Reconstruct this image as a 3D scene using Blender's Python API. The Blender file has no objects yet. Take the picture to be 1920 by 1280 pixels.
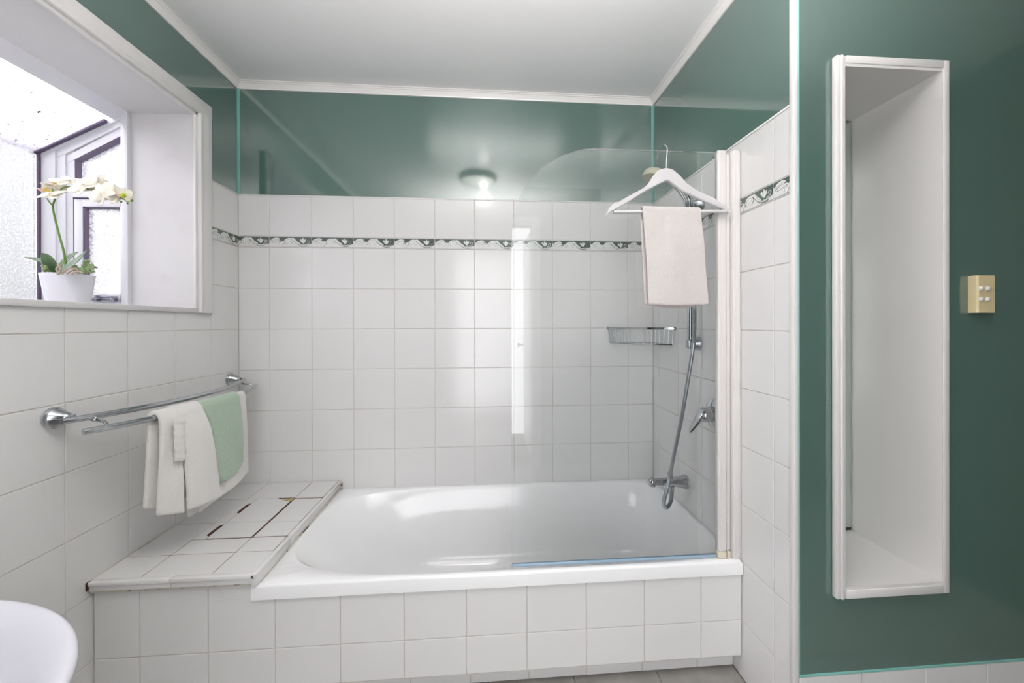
import bpy, bmesh, math, random
from mathutils import Vector, Matrix, noise
random.seed(7)
PI = math.pi
scn = bpy.context.scene
COL = scn.collection

# ------------------------------------------------------------------ camera
CAM = Vector((1.19761, -2.00869, 1.27435))
YAW, PITCH, ROLL, FPX, PX, PY = 0.07582, -0.00177, -0.00225, 736.415, 965.92, 607.89
_cy, _sy = math.cos(YAW), math.sin(YAW)
_F, _R, _U = Vector((_sy, _cy, 0)), Vector((_cy, -_sy, 0)), Vector((0, 0, 1))
_cp, _sp = math.cos(PITCH), math.sin(PITCH)
_F, _U = _F * _cp + _U * _sp, _U * _cp - _F * _sp
_cr, _sr = math.cos(ROLL), math.sin(ROLL)
_R, _U = _R * _cr + _U * _sr, _U * _cr - _R * _sr
cd = bpy.data.cameras.new('camera')
cam = bpy.data.objects.new('camera', cd); COL.objects.link(cam)
cd.sensor_width = 36.0; cd.sensor_fit = 'HORIZONTAL'
cd.lens = FPX / 1920 * 36.0
cd.shift_x = -(PX - 960) / 1920
cd.shift_y = (PY - 640) / 1920
cd.clip_start = 0.02
m = Matrix((( _R.x, _U.x, -_F.x, CAM.x), (_R.y, _U.y, -_F.y, CAM.y), (_R.z, _U.z, -_F.z, CAM.z), (0, 0, 0, 1)))
cam.matrix_world = m
scn.camera = cam

# ------------------------------------------------------------------ world, lights, exposure
scn.view_settings.view_transform = 'Standard'
scn.view_settings.look = 'None'
scn.view_settings.gamma = 1.0
scn.view_settings.use_curve_mapping = False
scn.view_settings.exposure = 0.0
w = bpy.data.worlds.new('overcast_sky'); scn.world = w; w.use_nodes = True
bg = w.node_tree.nodes['Background']
bg.inputs[0].default_value = (0.97, 0.97, 1.0, 1); bg.inputs[1].default_value = 5.6

def area(name, loc, target, sx, sy, power, color=(1, 1, 1), portal=False):
    l = bpy.data.lights.new(name, 'AREA'); l.shape = 'RECTANGLE'; l.size = sx; l.size_y = sy
    l.energy = power; l.color = color
    o = bpy.data.objects.new(name, l); COL.objects.link(o); o.location = loc
    d = Vector(target) - Vector(loc); o.rotation_euler = d.to_track_quat('-Z', 'Y').to_euler()
    if portal: l.cycles.is_portal = True
    return o
area('doorway_light', (1.22, -2.86, 1.10), (1.22, 0, 1.10), 0.76, 2.0, 1.1, (1.0, 0.86, 0.80))
area('flash_bounced_off_ceiling', (1.30, -1.72, 1.93), (1.30, -1.7199, 2.45), 1.2, 0.5, 46, (1.0, 0.965, 0.945))
area('window_portal', (-0.62, -0.93, 1.72), (1, -0.93, 1.72), 1.3, 0.8, 1, portal=True)
pl = bpy.data.lights.new('ceiling_bulb_light', 'POINT'); pl.energy = 2; pl.shadow_soft_size = 0.05; pl.color = (1, 0.96, 0.9)
plo = bpy.data.objects.new('ceiling_bulb_light', pl); COL.objects.link(plo); plo.location = (1.19, -1.17, 2.28)

# ------------------------------------------------------------------ constants of the room
W = 2.08          # right wall of the bath alcove
YN = -0.95        # face of the nib wall
YR = -2.75        # rear wall
XE = 3.45         # far right wall
ZF, ZC, ZT = 0.05, 2.45, 1.907
RIM = 0.457

# ------------------------------------------------------------------ materials
def mat(name, color, rough=0.5, metal=0.0, spec=0.5, bump=None, var=None, coat=0.0, sheen=0.0, trans=0.0, emit=None):
    mt = bpy.data.materials.new(name); mt.use_nodes = True
    nt = mt.node_tree; b = nt.nodes['Principled BSDF']
    b.inputs['Base Color'].default_value = (*color, 1)
    b.inputs['Roughness'].default_value = rough; b.inputs['Metallic'].default_value = metal
    b.inputs['Specular IOR Level'].default_value = spec
    b.inputs['Coat Weight'].default_value = coat
    b.inputs['Sheen Weight'].default_value = sheen
    b.inputs['Transmission Weight'].default_value = trans
    if emit:
        b.inputs['Emission Color'].default_value = (*emit[0], 1); b.inputs['Emission Strength'].default_value = emit[1]
    tc = nt.nodes.new('ShaderNodeTexCoord')
    if var:      # (scale, colour2, detail, sharpness low, high)
        n = nt.nodes.new('ShaderNodeTexNoise'); n.inputs['Scale'].default_value = var[0]; n.inputs['Detail'].default_value = 4
        nt.links.new(tc.outputs['Object'], n.inputs['Vector'])
        r = nt.nodes.new('ShaderNodeValToRGB'); r.color_ramp.elements[0].position = var[2]; r.color_ramp.elements[1].position = var[3]
        r.color_ramp.elements[0].color = (*color, 1); r.color_ramp.elements[1].color = (*var[1], 1)
        nt.links.new(n.outputs['Fac'], r.inputs['Fac']); nt.links.new(r.outputs['Color'], b.inputs['Base Color'])
    if bump:     # (scale, strength, distance)
        n = nt.nodes.new('ShaderNodeTexNoise'); n.inputs['Scale'].default_value = bump[0]; n.inputs['Detail'].default_value = 3
        nt.links.new(tc.outputs['Object'], n.inputs['Vector'])
        bp = nt.nodes.new('ShaderNodeBump'); bp.inputs['Strength'].default_value = bump[1]; bp.inputs['Distance'].default_value = bump[2]
        nt.links.new(n.outputs['Fac'], bp.inputs['Height']); nt.links.new(bp.outputs['Normal'], b.inputs['Normal'])
    return mt
M = {}
M['tile'] = mat('glazed_white_tile', (0.74, 0.735, 0.73), 0.13, bump=(9, 0.06, 0.004))
M['grout'] = mat('beige_grout', (0.55, 0.51, 0.475), 0.85, var=(14, (0.64, 0.61, 0.58), 0.35, 0.65))
M['dirtygrout'] = mat('soiled_grout', (0.09, 0.065, 0.05), 0.9, var=(25, (0.30, 0.26, 0.22), 0.4, 0.6))
M['caulk'] = mat('stained_caulk', (0.60, 0.57, 0.50), 0.7, var=(30, (0.12, 0.08, 0.05), 0.56, 0.68))
M['rot'] = mat('dark_rotten_board', (0.035, 0.012, 0.006), 0.9, var=(40, (0.10, 0.03, 0.012), 0.45, 0.7))
M['chip'] = mat('exposed_adhesive', (0.50, 0.42, 0.22), 0.9, var=(80, (0.16, 0.10, 0.05), 0.5, 0.65))
M['green'] = mat('teal_acrylic_panel', (0.088, 0.160, 0.138), 0.07, spec=1.0, coat=1.0)
M['greenedge'] = mat('pale_teal_edge', (0.22, 0.50, 0.45), 0.25)
M['rearpaint'] = mat('dull_green_paint', (0.10, 0.125, 0.105), 0.5)
M['white'] = mat('white_gloss_paint', (0.76, 0.745, 0.735), 0.28, bump=(30, 0.05, 0.002))
M['upvc'] = mat('white_window_frame', (0.74, 0.74, 0.78), 0.25)
M['gasket'] = mat('dark_gasket', (0.10, 0.075, 0.13), 0.6)
M['ceil'] = mat('ceiling_paint', (0.80, 0.80, 0.805), 0.25, bump=(12, 0.04, 0.003))
M['bath'] = mat('white_acrylic_bath', (0.90, 0.905, 0.91), 0.10)
M['basin'] = mat('white_ceramic_basin', (0.58, 0.58, 0.63), 0.07)
M['chrome'] = mat('chrome', (0.50, 0.52, 0.54), 0.12, metal=1.0)
M['dull'] = mat('dull_chrome_hose', (0.42, 0.45, 0.48), 0.28, metal=1.0)
M['cream'] = mat('cream_plastic', (0.72, 0.60, 0.36), 0.35)
M['knob'] = mat('white_plastic_button', (0.72, 0.71, 0.68), 0.3)
M['hanger'] = mat('white_lacquered_wood', (0.63, 0.62, 0.63), 0.3)
M['ivory'] = mat('ivory_profile', (0.74, 0.715, 0.70), 0.35)
M['ivory2'] = mat('aged_end_cap', (0.70, 0.64, 0.52), 0.5, var=(60, (0.30, 0.22, 0.14), 0.6, 0.72))
M['towelw'] = mat('white_terry', (0.88, 0.86, 0.835), 0.95, sheen=0.4, bump=(420, 0.9, 0.004))
M['towelc'] = mat('cream_white_terry', (0.70, 0.655, 0.63), 0.95, sheen=0.4, bump=(420, 0.9, 0.004))
M['towelg'] = mat('sage_green_terry', (0.40, 0.56, 0.41), 0.95, sheen=0.5, bump=(380, 1.0, 0.005), var=(260, (0.50, 0.64, 0.50), 0.35, 0.65))
M['pot'] = mat('white_glazed_pot', (0.78, 0.78, 0.84), 0.2)
M['leaf'] = mat('orchid_leaf', (0.065, 0.13, 0.055), 0.4, var=(20, (0.11, 0.19, 0.08), 0.4, 0.6))
M['stem'] = mat('orchid_stem', (0.13, 0.25, 0.05), 0.5)
M['petal'] = mat('ivory_petal', (0.86, 0.82, 0.70), 0.6)
M['lip'] = mat('pink_yellow_lip', (0.80, 0.50, 0.48), 0.5, var=(60, (0.70, 0.62, 0.10), 0.45, 0.6))
M['bud'] = mat('yellow_green_bud', (0.52, 0.60, 0.05), 0.5)
M['root'] = mat('aerial_root', (0.42, 0.34, 0.27), 0.8)
M['moss'] = mat('dark_moss', (0.08, 0.09, 0.04), 0.95, bump=(80, 1, 0.01))
M['succ'] = mat('succulent', (0.27, 0.37, 0.17), 0.5)
M['motifdark'] = mat('motif_dark_glaze', (0.10, 0.13, 0.115), 0.2)
M['motifwhite'] = mat('motif_white_glaze', (0.76, 0.77, 0.76), 0.15)
M['floor'] = mat('grey_floor_tile', (0.29, 0.275, 0.255), 0.35, var=(12, (0.36, 0.345, 0.32), 0.35, 0.65))
M['floorgrout'] = mat('floor_grout', (0.14, 0.11, 0.09), 0.9)
M['mirror'] = mat('mirror_glass', (0.72, 0.80, 0.76), 0.02, metal=1.0)
M['dark'] = mat('dark_gap', (0.03, 0.03, 0.03), 0.8)
M['stay'] = mat('window_stay_metal', (0.30, 0.30, 0.36), 0.3, metal=0.9)
M['hedge'] = mat('hedge_leaves', (0.10, 0.16, 0.05), 0.8, var=(18, (0.20, 0.26, 0.10), 0.4, 0.6), bump=(30, 1, 0.1))
M['ground'] = mat('pale_gravel', (0.45, 0.44, 0.42), 0.9)
M['oldplastic'] = mat('yellowed_plastic', (0.46, 0.45, 0.34), 0.35)
M['bulb'] = mat('lit_bulb', (1, 1, 1), 0.4, emit=((1, 0.97, 0.95), 40))
M['wood'] = mat('white_door_paint', (0.74, 0.73, 0.70), 0.35)
M['reveal'] = mat('reveal_board_paint', (0.65, 0.64, 0.645), 0.4, var=(9, (0.61, 0.59, 0.59), 0.55, 0.8))

def glass(name, tint, gloss=0.03, diffuse=0.0, dcol=(1, 1, 1), specks=False, bumpy=False, tfac=None):
    mt = bpy.data.materials.new(name); mt.use_nodes = True; nt = mt.node_tree; nt.nodes.clear()
    out = nt.nodes.new('ShaderNodeOutputMaterial')
    tr = nt.nodes.new('ShaderNodeBsdfTransparent'); tr.inputs[0].default_value = (*tint, 1)
    gl = nt.nodes.new('ShaderNodeBsdfGlossy'); gl.inputs['Roughness'].default_value = gloss
    fr = nt.nodes.new('ShaderNodeFresnel'); fr.inputs[0].default_value = 1.5
    base = tr.outputs[0]
    if diffuse > 0:
        tl = nt.nodes.new('ShaderNodeBsdfTranslucent'); tl.inputs[0].default_value = (*dcol, 1)
        mx = nt.nodes.new('ShaderNodeMixShader'); mx.inputs[0].default_value = diffuse
        nt.links.new(tr.outputs[0], mx.inputs[1]); nt.links.new(tl.outputs[0], mx.inputs[2]); base = mx.outputs[0]
        if bumpy:
            tc = nt.nodes.new('ShaderNodeTexCoord'); n = nt.nodes.new('ShaderNodeTexNoise'); n.inputs['Scale'].default_value = 130
            nt.links.new(tc.outputs['Object'], n.inputs['Vector'])
            mr = nt.nodes.new('ShaderNodeMapRange'); mr.inputs[1].default_value = .35; mr.inputs[2].default_value = .65
            mr.inputs[3].default_value = diffuse - .15; mr.inputs[4].default_value = diffuse + .25
            nt.links.new(n.outputs['Fac'], mr.inputs[0]); nt.links.new(mr.outputs[0], mx.inputs[0])
    m2 = nt.nodes.new('ShaderNodeMixShader')
    nt.links.new(fr.outputs[0], m2.inputs[0]); nt.links.new(base, m2.inputs[1]); nt.links.new(gl.outputs[0], m2.inputs[2])
    last = m2.outputs[0]
    if specks:   # lichen and dirt lying on the pane
        tc = nt.nodes.new('ShaderNodeTexCoord'); n = nt.nodes.new('ShaderNodeTexNoise'); n.inputs['Scale'].default_value = 60; n.inputs['Detail'].default_value = 5
        nt.links.new(tc.outputs['Object'], n.inputs['Vector'])
        mr = nt.nodes.new('ShaderNodeMapRange'); mr.inputs[1].default_value = .63; mr.inputs[2].default_value = .70
        nt.links.new(n.outputs['Fac'], mr.inputs[0])
        df = nt.nodes.new('ShaderNodeBsdfDiffuse'); df.inputs[0].default_value = (.12, .09, .10, 1)
        m3 = nt.nodes.new('ShaderNodeMixShader'); nt.links.new(mr.outputs[0], m3.inputs[0])
        nt.links.new(last, m3.inputs[1]); nt.links.new(df.outputs[0], m3.inputs[2]); last = m3.outputs[0]
    nt.links.new(last, out.inputs['Surface'])
    return mt
M['screen'] = glass('clear_screen_glass', (0.984, 0.993, 0.991), 0.0)
M['screenedge'] = glass('green_glass_edge', (0.45, 0.70, 0.64), 0.1, 0.35, (0.6, 0.85, 0.8))
M['seal'] = mat('blue_seal_strip', (0.30, 0.42, 0.53), 0.25)
M['frost'] = glass('obscure_glass', (0.97, 0.97, 0.98), 0.3, 0.30, (0.94, 0.94, 0.97), bumpy=True)
M['roofglass'] = glass_r = glass('roof_glass', (0.93, 0.91, 0.95), 0.1, 0.25, (0.9, 0.88, 0.93), specks=True)

for _n in M['roofglass'].node_tree.nodes:
    if _n.type == 'FRESNEL': _n.inputs[0].default_value = 1.2

# ------------------------------------------------------------------ mesh helpers
class MB:
    def __init__(s): s.v = []; s.f = []; s.sm = []
    def add(s, vs, fs, smooth=False):
        o = len(s.v); s.v += [tuple(v) for v in vs]; s.f += [tuple(i + o for i in f) for f in fs]; s.sm += [smooth] * len(fs); return s
    def box(s, a, b, c=0.0, smooth=False):
        x0, y0, z0 = (min(a[i], b[i]) for i in range(3)); x1, y1, z1 = (max(a[i], b[i]) for i in range(3))
        if c <= 0:
            vs = [(x, y, z) for x in (x0, x1) for y in (y0, y1) for z in (z0, z1)]
            return s.add(vs, [(0, 1, 3, 2), (4, 6, 7, 5), (0, 4, 5, 1), (2, 3, 7, 6), (0, 2, 6, 4), (1, 5, 7, 3)])
        c = min(c, .45 * (x1 - x0), .45 * (y1 - y0), .45 * (z1 - z0))
        bm = bmesh.new(); bmesh.ops.create_cube(bm, size=1)
        for v in bm.verts: v.co = Vector(((x0 + x1) / 2 + v.co.x * (x1 - x0), (y0 + y1) / 2 + v.co.y * (y1 - y0), (z0 + z1) / 2 + v.co.z * (z1 - z0)))
        bmesh.ops.bevel(bm, geom=bm.edges[:], offset=c, segments=2, affect='EDGES', profile=.5)
        bm.verts.index_update(); s.add([v.co[:] for v in bm.verts], [[v.index for v in f.verts] for f in bm.faces], True); bm.free(); return s
    def tube(s, pts, r, n=12, cap=True, closed=False):
        pts = [Vector(p) for p in pts]; k = len(pts)
        rs = r if isinstance(r, (list, tuple)) else [r] * k
        t0 = (pts[1] - pts[0]).normalized(); up = Vector((0, 0, 1)) if abs(t0.z) < .9 else Vector((1, 0, 0))
        nrm = t0.cross(up).normalized(); rings = []
        for i, p in enumerate(pts):
            if closed: t = (pts[(i + 1) % k] - pts[i - 1]).normalized()
            else: t = (pts[min(i + 1, k - 1)] - pts[max(i - 1, 0)]).normalized()
            nrm = (nrm - t * nrm.dot(t)).normalized(); b = t.cross(nrm)
            rings.append([p + (nrm * math.cos(2 * PI * j / n) + b * math.sin(2 * PI * j / n)) * rs[i] for j in range(n)])
        vs = [v for r_ in rings for v in r_]; fs = []
        for i in range(k if closed else k - 1):
            a, c = i * n, ((i + 1) % k) * n
            for j in range(n): fs.append((a + j, a + (j + 1) % n, c + (j + 1) % n, c + j))
        if cap and not closed: fs += [tuple(range(n - 1, -1, -1)), tuple((k - 1) * n + j for j in range(n))]
        return s.add(vs, fs, True)
    def lathe(s, prof, center, axis=(0, 0, 1), n=32, sx=1.0, sy=1.0, cap=True):
        ax = Vector(axis).normalized(); c = Vector(center)
        a = Vector((1, 0, 0)) if abs(ax.x) < .9 else Vector((0, 1, 0))
        if abs(ax.z) > .99: a = Vector((1, 0, 0))
        u = (a - ax * a.dot(ax)).normalized(); v_ = ax.cross(u); vs = []; fs = []
        for r, h in prof:
            for j in range(n):
                th = 2 * PI * j / n; vs.append(c + ax * h + u * (r * sx * math.cos(th)) + v_ * (r * sy * math.sin(th)))
        for i in range(len(prof) - 1):
            for j in range(n): fs.append((i * n + j, i * n + (j + 1) % n, (i + 1) * n + (j + 1) % n, (i + 1) * n + j))
        if cap: fs += [tuple(range(n - 1, -1, -1)), tuple((len(prof) - 1) * n + j for j in range(n))]
        return s.add(vs, fs, True)
    def prism(s, poly, d0, d1, to3):
        """poly in 2D, to3(a,b,d) -> 3D"""
        n = len(poly); vs = [to3(a, b, d0) for a, b in poly] + [to3(a, b, d1) for a, b in poly]
        fs = [tuple(range(n)), tuple(range(2 * n - 1, n - 1, -1))] + [(i, i + n, (i + 1) % n + n, (i + 1) % n) for i in range(n)]
        return s.add(vs, fs)
    def grid(s, P, closeu=False):
        nu, nv = len(P), len(P[0]); vs = [p for r in P for p in r]; fs = []
        for i in range(nu - (0 if closeu else 1)):
            for j in range(nv - 1):
                i2 = (i + 1) % nu; fs.append((i * nv + j, i2 * nv + j, i2 * nv + j + 1, i * nv + j + 1))
        return s.add(vs, fs, True)
    def mesh(s, name, material, angle=40):
        me = bpy.data.meshes.new(name); me.from_pydata([tuple(v) for v in s.v], [], s.f); me.validate()
        bm = bmesh.new(); bm.from_mesh(me); bmesh.ops.recalc_face_normals(bm, faces=bm.faces); bm.to_mesh(me); bm.free()
        if any(s.sm):
            me.polygons.foreach_set('use_smooth', [True] * len(me.polygons)); me.set_sharp_from_angle(angle=math.radians(angle))
        me.materials.append(material); me.update(); return me
    def build(s, name, material, parent=None, angle=40, **kw):
        o = bpy.data.objects.new(name, s.mesh(name, material, angle)); COL.objects.link(o); o.parent = parent
        for k, v in kw.items(): o[k] = v
        return o
def inst(name, me, parent, loc=(0, 0, 0), rot=(0, 0, 0)):
    o = bpy.data.objects.new(name, me); COL.objects.link(o); o.parent = parent; o.location = loc; o.rotation_euler = rot; return o
def empty(name, loc=(0, 0, 0), **kw):
    o = bpy.data.objects.new(name, None); COL.objects.link(o); o.location = loc; o.empty_display_size = .05
    for k, v in kw.items(): o[k] = v
    return o
def thing(name, label, cat, group=None):
    o = empty(name); o['label'] = label; o['category'] = cat
    if group: o['group'] = group
    return o
def bez(pts, n=12):
    """Catmull-Rom through points"""
    P = [Vector(p) for p in pts]; P = [P[0] * 2 - P[1]] + P + [P[-1] * 2 - P[-2]]; out = []
    for i in range(1, len(P) - 2):
        for k in range(n):
            t = k / n; a, b, c, d = P[i - 1:i + 3]
            out.append(.5 * ((2 * b) + (c - a) * t + (2 * a - 5 * b + 4 * c - d) * t * t + (3 * b - a - 3 * c + d) * t ** 3))
    out.append(P[-2]); return out

# ------------------------------------------------------------------ tiles
JOINT = 0.0024; TH = 0.007
_tm = {}
def tile_mesh(wd, ht, key='tile', mtl='tile'):
    k = (round(wd, 3), round(ht, 3), mtl)
    if k not in _tm:   # in local x,y plane, face at z=0, back at z=-TH, chamfered face edge
        c = 0.0012; x, y = wd / 2, ht / 2; b = MB()
        b.add([(-x, -y, -TH), (x, -y, -TH), (x, y, -TH), (-x, y, -TH), (-x, -y, -c), (x, -y, -c), (x, y, -c), (-x, y, -c),
               (-x + c, -y + c, 0), (x - c, -y + c, 0), (x - c, y - c, 0), (-x + c, y - c, 0)],
              [(3, 2, 1, 0)] + [(i, (i + 1) % 4, 4 + (i + 1) % 4, 4 + i) for i in range(4)] + [(4 + i, 4 + (i + 1) % 4, 8 + (i + 1) % 4, 8 + i) for i in range(4)] + [(8, 9, 10, 11)])
        _tm[k] = b.mesh('tile', M[mtl])
    return _tm[k]
ROT = {'back': (PI / 2, 0, 0), 'left': (PI / 2, 0, PI / 2), 'right': (PI / 2, 0, -PI / 2), 'up': (0, 0, 0)}
def tile_at(parent, face, a0, a1, b0, b1, d, name='tile', mtl='tile'):
    """a along wall axis, b = z (or y for 'up'), d = plane coordinate"""
    wd, ht = a1 - a0 - JOINT, b1 - b0 - JOINT
    if wd < .006 or ht < .006: return
    a, b = (a0 + a1) / 2, (b0 + b1) / 2
    loc = {'back': (a, d, b), 'left': (d, a, b), 'right': (d, a, b), 'up': (a, b, d)}[face]
    r = Vector(ROT[face]); j = lambda: random.uniform(-.0011, .0011)
    return inst(name, tile_mesh(wd, ht, mtl=mtl), parent, loc, (r[0] + j(), r[1] + j(), r[2] + j()))
def subtract(r, h):
    a0, a1, b0, b1 = r; c0, c1, e0, e1 = h
    if a1 <= c0 or a0 >= c1 or b1 <= e0 or b0 >= e1: return [r]
    out = []
    if b0 < e0: out.append((a0, a1, b0, e0))
    if b1 > e1: out.append((a0, a1, e1, b1))
    bb0, bb1 = max(b0, e0), min(b1, e1)
    if a0 < c0: out.append((a0, c0, bb0, bb1))
    if a1 > c1: out.append((c1, a1, bb0, bb1))
    return out
def tile_wall(parent, face, cols, rows, d, hole=None, border=None):
    for i in range(len(cols) - 1):
        for j in range(len(rows) - 1):
            if rows[j + 1] - rows[j] < .09 and abs(rows[j] - 1.65) < .01:   # decorated border row
                if hole and cols[i] < hole[1] - .001 and cols[i + 1] > hole[0]:
                    if cols[i + 1] > hole[1]: border_tile(parent, face, hole[1], cols[i + 1], cols[i], d)
                    continue
                border_tile(parent, face, cols[i], cols[i + 1], None, d)
                continue
            rs = [(cols[i], cols[i + 1], rows[j], rows[j + 1])]
            if hole: rs = subtract(rs[0], hole)
            for r in rs: tile_at(parent, face, *r, d)

# the scroll border: dark glaze at the top, white leaves, swirls and a heart over it
BW, BH = 0.1974, 0.0527
def motif_meshes(u0, u1):
    key = ('motif', round(u0, 2), round(u1, 2))
    if key in _tm: return _tm[key]
    X = lambda u: (u - .5) * BW
    Y = lambda v: (.5 - v) * BH
    def clip(poly):   # clip polygon to u0..u1
        for lim, sgn in ((u0, 1), (u1, -1)):
            o = []
            for i in range(len(poly)):
                p, q = poly[i], poly[(i + 1) % len(poly)]
                ip, iq = sgn * (p[0] - lim) >= 0, sgn * (q[0] - lim) >= 0
                if ip: o.append(p)
                if ip != iq:
                    t = (lim - p[0]) / (q[0] - p[0]); o.append((lim, p[1] + t * (q[1] - p[1])))
            poly = o
            if len(poly) < 3: return []
        return poly
    dk, wh = MB(), MB()
    def plate(mb, poly, h0, h1):
        poly = clip(poly)
        if len(poly) >= 3: mb.prism(poly, h0, h1, lambda a, b, d: (X(a), Y(b), d))
    def stroke(mb, pts, wdt, h0, h1, steps=6):
        P = bez([(p[0] * BW, p[1] * BH, 0) for p in pts], steps)
        for i in range(len(P) - 1):
            t = (P[i + 1] - P[i]); 
            if t.length < 1e-6: continue
            t.normalize(); nn = Vector((-t.y, t.x, 0)) * wdt / 2; e = t * wdt * .25
            q = [P[i] + nn - e, P[i + 1] + nn + e, P[i + 1] - nn + e, P[i] - nn - e]
            plate(mb, [(a.x / BW, a.y / BH) for a in q], h0, h1)
    # dark ground: flat top, scalloped underside
    low = [(0, .30), (.04, .34), (.10, .30), (.22, .30), (.30, .42), (.36, .34), (.44, .2), (.56, .24), (.62, .42), (.68, .62), (.74, .74), (.80, .72), (.86, .72), (.94, .70), (1, .66)]
    for i in range(len(low) - 1):
        (a, va), (b, vb) = low[i], low[i + 1]
        plate(dk, [(a, .03), (b, .03), (b, vb), (a, va)], 0, .0003)
    def blob(pts, h=.0008): plate(wh, [(p.x / BW, p.y / BH) for p in bez([(a * BW, b * BH, 0) for a, b in pts + pts[:1]], 5)[:-1]], 0, h)
    blob([(.02, .40), (.08, .18), (.18, .10), (.25, .22), (.16, .38)])          # upper leaf
    blob([(.05, .58), (.14, .40), (.26, .34), (.30, .44), (.20, .58)])          # middle leaf
    blob([(.27, .36), (.32, .44), (.31, .70), (.27, .95), (.25, .80), (.20, .62)])   # drooping leaf
    blob([(.36, .62), (.36, .30), (.44, .12), (.52, .16), (.55, .40), (.50, .66), (.42, .80)])   # swirl
    blob([(.50, .14), (.58, .12), (.66, .42), (.74, .62), (.70, .70), (.62, .56), (.56, .32)])   # band
    blob([(.72, .30), (.75, .20), (.78, .30), (.80, .08), (.83, .28), (.86, .20), (.86, .42), (.81, .62), (.76, .48)])   # heart
    stroke(wh, [(.86, .66), (.90, .64), (.95, .55), (.955, .38), (.92, .32), (.895, .42), (.915, .50)], .0028, 0, .0009)
    stroke(wh, [(.70, .66), (.78, .80), (.88, .78), (1.0, .66)], .0035, 0, .0009)
    # thin dark drawing lines on the white
    L = lambda pts, wd=.0007: stroke(dk, pts, wd, 0, .0012, 4)
    L([(.03, .40), (.12, .30), (.22, .20)]); L([(.04, .52), (.14, .36), (.27, .32)]); L([(.07, .60), (.18, .54), (.28, .46), (.27, .64)])
    L([(.24, .60), (.22, .78)]); L([(.28, .92), (.31, .70), (.36, .60)]); L([(.36, .70), (.34, .44), (.38, .20), (.46, .10)])
    L([(.40, .76), (.38, .50), (.42, .28), (.48, .24), (.51, .38), (.48, .50)]); L([(.43, .66), (.45, .48)])
    L([(.52, .20), (.56, .44), (.52, .66)]); L([(.54, .26), (.62, .56), (.70, .78), (.80, .88), (.90, .84)], .0016)
    L([(.60, .22), (.66, .52), (.72, .66)]); L([(.77, .30), (.79, .46)]); 
    L([(0, .93), (.5, .93), (1, .93)], .0005)
    _tm[key] = (dk.mesh('border_tile_ground', M['motifdark']), wh.mesh('border_tile_relief', M['motifwhite'])); return _tm[key]
def border_tile(parent, face, a0, a1, afull, d):
    # cut pieces keep their place in the pattern
    z0, z1 = 1.65, 1.7053
    t = tile_at(parent, face, a0, a1, z0, z1, d, name='border_tile')
    full = .2
    if face in ('back',): u0, u1 = 0, 1
    wd = a1 - a0
    # pattern runs left to right as seen: +X on back, +Y on left wall, -Y on right wall
    if wd > .19: u0, u1 = 0, 1
    else:
        if BCUT == 'tail': u0, u1 = 1 - wd / full, 1
        else: u0, u1 = 0, wd / full
    dk, wh = motif_meshes(u0, u1)
    # pattern mesh is centred on a full tile
    off = ((u0 + u1) / 2 - .5) * BW
    for nm, me in (('motif_ground', dk), ('motif_relief', wh)):
        o = inst(nm, me, t, (-off, 0, 0))
BCUT = 'tail'

# ------------------------------------------------------------------ the room shell
def struct(o): o['kind'] = 'structure'; return o
rowsB = [.25, .45, .65, .85, 1.05, 1.25, 1.45, 1.65, 1.7053, ZT]
rows = [ZF] + rowsB
# back wall
wb = struct(MB().box((-.1, .002, ZF - .1), (W + .1, .12, ZC + .05)).build('wall_back', M['grout']))
cb = [0] + [.144 + .2 * i for i in range(10)] + [W]
def back_tiles():
    global BCUT
    for i in range(len(cb) - 1):
        BCUT = 'tail' if i == 0 else 'head'
        tile_wall(wb, 'back', cb[i:i + 2], rowsB, 0)
back_tiles()
MB().box((.004, -.001, ZT), (W - .004, .004, ZC), 0).build('green_panel', M['green'], wb)
# left wall with the window hole
HY0, HY1, HZ0, HZ1 = -1.62, -.285, 1.335, 2.15
wl = MB()
wl.box((-.12, YR, ZF - .1), (-.002, .1, HZ0 - .012)).box((-.12, YR, HZ1 + .013), (-.002, .1, ZC + .05)).box((-.12, HY1 + .017, HZ0 - .012), (-.002, .1, HZ1 + .013)).box((-.12, YR, HZ0 - .012), (-.002, HY0 - .017, HZ1 + .013))
wl = struct(wl.build('wall_left', M['grout']))
cl = [0] + [-.193 - .2 * i for i in range(13)]; cl = sorted([c for c in cl if c > YR] + [YR])
for i in range(len(cl) - 1):
    BCUT = 'tail'
    tile_wall(wl, 'left', cl[i:i + 2], rows, 0, hole=(HY0 - .05, -.215, 1.325, 3))
g = MB()
g.box((-.004, -.235, ZT), (.001, -.004, ZC)).box((-.004, HY0 - .05, 2.19), (.001, -.235, ZC)).box((-.004, YR, ZT), (.001, HY0 - .05, ZC))
g.build('green_panel', M['green'], wl)
# right wall of the alcove
wr = struct(MB().box((W + .002, YN + .012, ZF - .1), (W + .06, .002, ZC + .05)).build('wall_right', M['grout']))
cr = [-.933, -.8666, -.6666, -.4666, -.2666, -.0666, 0]
for i in range(len(cr) - 1):
    BCUT = 'head' if i == 0 else 'tail'
    if i == 0: pass
    tile_wall(wr, 'right', cr[i:i + 2], rows, W)
MB().box((W - .001, -.932, ZT), (W + .004, -.004, ZC)).build('green_panel', M['green'], wr)
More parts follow.
